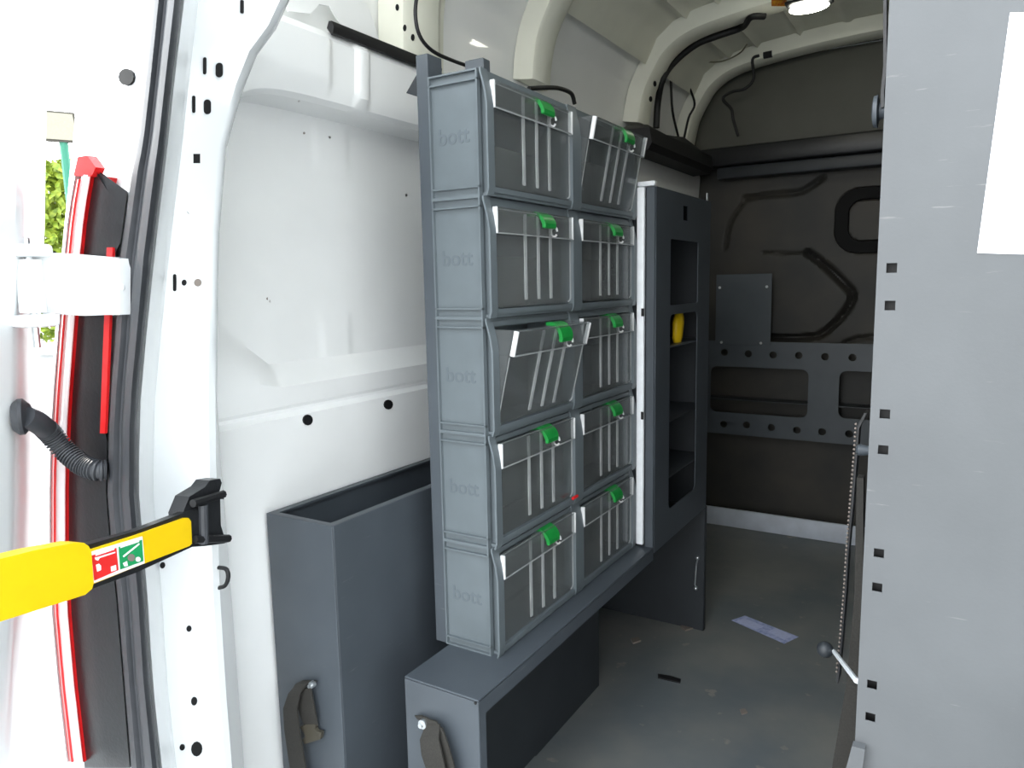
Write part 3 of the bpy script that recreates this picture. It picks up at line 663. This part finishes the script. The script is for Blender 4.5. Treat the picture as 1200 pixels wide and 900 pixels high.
# aisle-side strap, ball knobs
YS = 1.30
def ribbon(name, pix, Y, hw, m, parent=None):
    rows = []
    for px, py in pix:
        p = on(px, py, 'Y', Y); rows.append([p + Vector((0, -hw, 0)), p + Vector((.004, -hw, 0)), p + Vector((.004, hw, 0)), p + Vector((0, hw, 0))])
    return MB().loft(rows, close=True, cap=True).build(name, m, parent, 40)
ss = thing('ladder_strap', on(995, 640, 'Y', YS), 'black ribbed retaining strap hanging beside the shelving end panel', 'strap')
ribbon('strap_band', [(1014, 482), (1005, 500), (1002, 540), (998, 590), (993, 640), (990, 690), (986, 740), (981, 795)], YS, .016, 'black_plastic', ss)
spine = []
for k in range(60):
    t_ = k / 59; yy = 497 + t_ * 290; xx = interp([(497, 1003), (540, 1000), (590, 996), (640, 992), (690, 989), (740, 985), (790, 980)], yy); spine.append(on(xx, yy, 'Y', YS - .018))
mb = MB()
for p in spine: mb.ball(p, .0022, u=6, v=4)
o = mb.build('ribbed_edge', 'label_grey', ss, 60); o['kind'] = 'stuff'
kn = thing('ball_knob', on(967, 761, 'Y', YS), 'grey rubber ball knob on a cord at the strap foot', 'knob')
c = on(967, 761, 'Y', YS - .04); MB().ball(c, .0135).build('ball', 'dark_steel', kn)
a, b = on(977, 763, 'Y', YS - .04), on(1004, 798, 'Y', .95); MB().tube([a, a.lerp(b, .5), b], .0035, 6).build('cord', 'aluminium', kn)
c = on(1026, 131, 'Y', 1.15)
k2 = thing('clamp_knob', c, 'blue-grey clamp knob beside the upper panel edge', 'knob')
MB().loft([[c + Vector((dx, r * math.cos(a_), r * 1.15 * math.sin(a_))) for a_ in [k * math.pi / 8 for k in range(16)]] for dx, r in ((-.004, .010), (-.002, .018), (.003, .019), (.005, .010), (.02, .008), (.06, .008))], close=True, cap=True).build('knob_head', 'grey_steel', k2, 50)
us = ribbon('upper_strap', [(1036, -10), (1036, 40), (1036, 80), (1033, 110), (1033, 128)], 1.15, .012, 'black_plastic'); tag(us, 'black ribbed strap running up beside the panel edge', 'strap')
lc = thing('loop_catch', on(1008, 525, 'Y', 1.2), 'grey metal strap catch behind the panel edge', 'catch')
c = on(1006, 527, 'Y', 1.2); MB().loft([[c + Vector((dx, r * math.cos(a_), r * math.sin(a_))) for a_ in [k * math.pi / 6 for k in range(12)]] for dx, r in ((-.003, .005), (0, .009), (.004, .009), (.03, .004))], close=True, cap=True).build('catch_head', 'grey_steel', lc, 50)
sk = MB().poly([on(x, y, 'Y', 1.22) for x, y in [(1004, 560), (1001, 700), (992, 800), (974, 905), (1010, 905), (1012, 560)]], (0, .02, 0)).build('side_skirt', 'webbing', None)
tag(sk, 'worn dark carpeted skirt along the aisle side of shelving', 'skirt')

# ---- floor litter
fy = pxprism('flyer', [(857, 727), (873, 721.5), (936, 746.5), (919, 754.5)], (0, 0, .001), (0, 0, 1), .0006, 'flyer'); tag(fy, 'printed pale blue flyer lying on the van floor', 'flyer')
for a in [((862, 728), (872, 724.5), (896, 734), (886, 738)), ((900, 740), (909, 736), (929, 745), (919, 750))]:
    pxprism('print_block', list(a), (0, 0, .0017), (0, 0, 1), .0002, 'flyer_print', fy)
tag(pxprism('scrap_strip', [(771, 791), (784, 793), (798, 797), (797, 801), (783, 798), (771, 795)], (0, 0, .0), (0, 0, 1), .004, 'black'), 'small black rubber strip dropped on the floor', 'scrap')
for pts, lab in [([(674, 806), (683, 801), (688, 806), (680, 813)], 'pale crumb at the foot of the bench'), ([(739, 750), (748, 748), (751, 752), (742, 755)], 'pale crumb lying in the dark under the bins'), ([(797, 735), (806, 732), (813, 737), (803, 740)], 'pale crumb against the cabinet foot panel'), ([(867, 833), (873, 832), (876, 836), (869, 838)], 'pale crumb alone on the open floor')]:
    tag(pxprism('floor_crumb', pts, (0, 0, 0), (0, 0, 1), .005, 'label_grey'), lab, 'litter', 'floor litter')

# ================================================================== DOOR SIDE
# tail lamp
LE = [(183, 90), (205, 86), (250, 78), (310, 72), (400, 65), (480, 59), (560, 56), (640, 56), (720, 59), (800, 66), (895, 77)]
tl = thing('tail_lamp', on(90, 540, 'Y', .64), 'tall red and white tail lamp with dark housing outside the door seal', 'lamp')
ORG[tl] = Vector(tl.location)
def lampstrip(name, o0, o1, y0, y1, Y, th, m, step=24):
    ys = [y0 + (y1 - y0) * k / step for k in range(step + 1)]; rows = []
    for y in ys:
        e = interp(LE, y); a, b = on(e + o0, y, 'Y', Y), on(e + o1, y, 'Y', Y); mid = on(e + (o0 + o1) / 2, y, 'Y', Y - .004)
        rows.append([a, mid, b, b + Vector((0, th, 0)), a + Vector((0, th, 0))])
    return MB().loft(rows, close=True, cap=True).build(name, m, tl, 50)
lampstrip('clear_edge', 0, 4, 205, 893, .618, .045, 'lens_white'); lampstrip('red_lens', 4, 9.5, 210, 893, .616, .045, 'red'); lampstrip('reversing_lens', 9.5, 19.5, 205, 893, .616, .045, 'lens_white'); lampstrip('red_edge', 19.5, 21.5, 205, 893, .617, .045, 'red')
pxprism('red_cap', [(91, 184), (102, 182), (112, 196), (107, 207), (86, 206)], (0, .614, 0), (0, -1, 0), -.014, 'red', tl)
rows = []
for k in range(25):
    y = 195 + (900 - 195) * k / 24; e = interp(LE, y) + 21.5; s = interp(SEAL_L, y) - 2
    s = {True: min(s, interp([(195, 108), (225, 150), (228, 152)], y)) if y < 226 else s}[True]
    if 296 < y < 512: s = interp([(296, 128), (512, 118)], y)
    rows.append([on(e, y, 'Y', .622), on((e + s) / 2, y, 'Y', .618), on(s, y, 'Y', .624), on(s, y, 'Y', .66), on(e, y, 'Y', .66)])
MB().loft(rows, close=True, cap=True).build('lamp_housing', 'black_plastic', tl, 60)
mb = MB(); mb.poly([on(x, y, 'Y', .620) for x, y in [(125, 290), (132, 290), (123, 508), (117, 508)]], (0, .004, 0)); mb.build('red_inner_edge', 'red', tl)

# open rear door: only its hinge edge is in view
dr = thing('door_1', (-1.2, .2, 0), 'white rear door standing open on its hinge', 'door', kind='structure')
DE = [(-120, 58), (0, 56), (150, 54), (280, 52), (380, 47), (500, 44), (600, 43), (700, 42), (800, 40), (900, 38), (1000, 36)]
rows = []
for y in PY:
    e = interp(DE, y); a = on(e, y, 'Y', .60); b = on(e - 24, y, 'Y', .535); c = on(e - 34, y, 'Y', .515)
    rows.append([a + Vector((-.05, .0, 0)), a, b, c, Vector((c.x + .01, .36, c.z)), Vector((c.x + .01, -.22, c.z)), Vector((c.x - .06, -.25, c.z)), Vector((a.x - .06, .5, a.z))])
MB().loft(rows, close=True, cap=True).build('door_leaf', 'body_white', dr, 40)
mb = MB(); rows = []
for x, yt, yb_, Y in [(30, 306, 362, .540), (52, 296, 368, .560), (75, 297, 369, .590), (100, 299, 370, .596), (125, 301, 369, .596), (140, 303, 369, .596)]:
    a, b = on(x, yt, 'Y', Y), on(x, yb_, 'Y', Y); rows.append([a, b, b + Vector((0, .016, 0)), a + Vector((0, .016, 0))])
dr2 = MB().box((.50, -.24, -.02), (.56, .56, 1.74), .015, 2).build('door_2', 'body_white', None); tag(dr2, 'white rear door standing open on the shelving side', 'door', kind='structure')
hg = mb.loft(rows, close=True, cap=True).build('hinge', 'body_white', dr, 40)
ka, kb = on(36, 304, 'Y', .54), on(36, 366, 'Y', .54); kx = (ka.x + kb.x) / 2
MB().cyl((kx, .540, kb.z), (kx, .540, ka.z), .017, 20).build('knuckle', 'body_white', hg, 40)
for z in (ka.z + .012, kb.z - .012): MB().box((kx - .03, .515, z - .009), (kx + .024, .565, z + .009), .006, 2).build('door_lug', 'body_white', hg)
MB().cyl((kx, .540, kb.z - .05), (kx, .540, ka.z + .03), .005, 8).build('hinge_pin', 'zinc', hg)
mb = MB(); mb.box((on(128, 335, 'Y', .6).x, .598, on(128, 341, 'Y', .6).z), (on(144, 335, 'Y', .6).x, .604, on(128, 333, 'Y', .6).z), .002); mb.build('boss', 'body_white', hg)
# corrugated cable conduit
cpts = smooth_path([on(30, 489, 'Y', .530), on(44, 495, 'Y', .548), on(58, 507, 'Y', .570), on(75, 527, 'Y', .585), on(97, 545, 'Y', .596), on(114, 551, 'Y', .603), on(126, 551, 'Y', .614)], 16)
rad = [.0165 + (.0018 * math.cos(i * 2 * math.pi / 3.0) if i > 26 else 0) for i in range(len(cpts))]
cdt = thing('cable_conduit', on(75, 527, 'Y', .585), 'black corrugated cable conduit bridging door and pillar', 'conduit')
L = [0]
for a, b in zip(cpts, cpts[1:]): L.append(L[-1] + (b - a).length)
fine = []; fr = []; NF = 520
for q in range(NF + 1):
    d_ = L[-1] * q / NF; i = max(k for k in range(len(L)) if L[k] <= d_ + 1e-9); i = min(i, len(L) - 2); t_ = (d_ - L[i]) / max(1e-9, L[i + 1] - L[i])
    fine.append(cpts[i].lerp(cpts[i + 1], t_)); fr.append(.0150 + (.0017 * max(-1, min(1, 2 * math.sin(d_ / .0052 * 2 * math.pi))) if d_ > .045 else .001))
MB().tube(fine, fr, 14).build('hose', 'rubber', cdt, 40)
a = on(27, 488, 'Y', .532); mb = MB()
mb.tube([a + Vector((-.004, -.012, 0)), a + Vector((0, -.006, 0)), a + Vector((.002, .0, 0)), a + Vector((.006, .004, 0))], [.020, .027, .027, .02], 16).build('grommet', 'rubber', cdt, 40)

# yellow door check strap
XK = -1.035; pK = Vector((-.94, .69, 0)); nK = Vector((.97, .2425, 0)).normalized()
dk = thing('door_check', onplane(110, 660, pK, nK), 'yellow door check arm with warning label pinned to the pillar', 'door check')
def kp(name, pts, dx, th, m, smooth=30, parent=None): return pxprism(name, pts, pK + nK * dx, nK, -th, m, parent or dk, smooth)
kp('arm_bar', [(90, 642), (160, 622), (226, 597), (240, 599), (240, 632), (225, 641), (160, 671), (108, 690), (95, 690)], -.004, .012, 'black_plastic')
kp('yellow_sleeve', [(-80, 674), (-20, 660), (40, 645), (88, 636), (98, 636), (104, 640), (107, 646), (110, 683), (108, 690), (100, 697), (40, 716), (-20, 735), (-80, 752)], .006, .022, 'yellow')
kp('yellow_cover', [(104, 645), (160, 627), (216, 607), (221, 607), (224, 611), (225, 637), (222, 640), (160, 664), (108, 685)], .000, .003, 'yellow')
lb = kp('warning_label', [(105.5, 647), (167, 628.5), (169.5, 660), (108.5, 684)], .0008, .0007, 'label_white')
kp('red_field', [(107.5, 651), (136.5, 642), (139, 668), (110.5, 680.5)], .0012, .0003, 'label_red', parent=lb)
kp('green_field', [(139, 641), (166.5, 632.5), (168.2, 657.5), (141, 667.5)], .0012, .0003, 'label_green', parent=lb)
for nm, pts in [('title_bar', [(112, 649.5), (134, 642.5), (134.2, 644.2), (112.2, 651.5)]), ('title_bar', [(141, 640.5), (163, 633.2), (163.2, 635), (141.2, 642.3)]), ('key_mark', [(111, 653.5), (117, 652), (135, 646.5), (135.3, 648), (117, 654), (115, 657), (112, 656)]),
                ('door_mark', [(112.5, 662), (116, 660.5), (118.5, 663), (118.5, 668), (114, 670)]), ('corner_mark', [(130, 664), (136, 662), (136.5, 668), (130.5, 670)]), ('arm_mark', [(144, 651.5), (163, 636.5), (163.8, 638), (145, 653.2)]), ('wheel_mark', circ(162, 655.5, 3, 10)), ('base_mark', [(144, 660), (149, 657.5), (150, 663), (146, 664)])]:
    kp(nm, pts, .0016, .0003, 'label_white', parent=lb)
kp('hand_mark', circ(154, 653.5, 4.5, 10), .0015, .0002, 'label_grey', parent=lb)
mb = MB()
for pts, dx, th in [([(214, 602), (222, 582), (240, 571), (246, 563), (258, 561), (260, 566), (257, 577), (264, 580), (262, 585), (258, 585), (259, 616), (263, 629), (271, 630), (270, 634), (262, 637), (240, 640), (224, 641), (218, 636)], -.008, .025)]:
    mb.poly([onplane(x, y, pK + nK * dx, nK) for x, y in pts], nK * -th)
mb.build('pivot_bracket', 'black_plastic', dk)
for (x0, y0), (x1_, y1_) in [((226, 590), (262, 579)), ((228, 632), (268, 631))]:
    MB().cyl(onplane(x0, y0, pK, nK), onplane(x1_, y1_, pK, nK), .006, 8).build('pivot_flange', 'black', dk)
a = onplane(238, 592, pK, nK); b = onplane(239, 637, pK, nK); MB().cyl(a, b, .007, 10).build('pivot_pin', 'rubber', dk)
mb = MB().tube(smooth_path([on(256, 665, 'Y', .734), on(265, 667, 'Y', .734), on(267.5, 676, 'Y', .734), on(264, 686, 'Y', .734), on(256, 689, 'Y', .734)], 5), .0035, 8)
tag(mb.build('hook_ring', 'black', None, 50), 'small black hook on the pillar edge below the door check', 'hook')

# ================================================================== OUTSIDE
def far(px, py, dist):
    d = ray(px, py); h_ = math.hypot(d.x, d.y); return CAM + d * (dist / h_)
sc_ = far(66, 148, 18); dirv = Vector((sc_.x, sc_.y, 0)).normalized(); sidev = Vector((dirv.y, -dirv.x, 0))
ls_ = thing('sign_post', (sc_.x, sc_.y, GZ), 'white sign board on a leaning teal pole in the yard', 'sign')
k_ = 18 / 862 * .95
def brd(hw0, hw1, z0, z1, th, nm, m):
    pts = [sc_ + sidev * (-hw0) + Vector((0, 0, z0)), sc_ + sidev * hw1 + Vector((0, 0, z0)), sc_ + sidev * (hw1 - .06) + Vector((0, 0, z1)), sc_ + sidev * (-hw0) + Vector((0, 0, z1))]
    return MB().poly(pts, dirv * th).build(nm, m, ls_)
brd(.42, .40, -.30, .30, .10, 'board_frame', 'sign_frame')
sc_ = sc_ - dirv * .02; brd(.38, .36, -.26, .26, .02, 'board_face', 'sign_face'); sc_ = sc_ + dirv * .02
MB().tube([far(74, 162, 18.1), far(83, 240, 18.1), far(92, 345, 18.1)] + [Vector((far(96, 400, 18.1).x, far(96, 400, 18.1).y, GZ))], .085, 10).build('pole', 'teal', ls_)
sb = far(62, 300, 26)
shb = thing('shrub', (sb.x, sb.y, GZ), 'tall sunlit yellow-green shrub beyond the yard', 'shrub')
mb = MB(); rnd = random.Random(3)
for k in range(2600):
    z = GZ + .4 + rnd.random() ** .8 * 5.2; r_ = 1.35 * (1 - .35 * (z / 5.5)) * math.sqrt(rnd.random()); a_ = rnd.random() * 6.283
    c = Vector((sb.x + r_ * math.cos(a_), sb.y + r_ * math.sin(a_), z)); u_ = Vector((rnd.gauss(0, 1), rnd.gauss(0, 1), rnd.gauss(0, 1))).normalized(); v_ = u_.orthogonal().normalized()
    s_ = .09 + rnd.random() * .08
    mb.bm.faces.new([mb.bm.verts.new(c + q) for q in (u_ * s_ * 1.5, v_ * s_ * .6, -u_ * s_ * 1.5, -v_ * s_ * .6)])
o = mb.build('foliage', 'leaf', shb, None); o['kind'] = 'stuff'
MB().tube([(sb.x, sb.y, GZ), (sb.x + .05, sb.y, 1.5), (sb.x, sb.y + .05, 4)], [.12, .08, .03], 8).build('stem', 'webbing', shb)
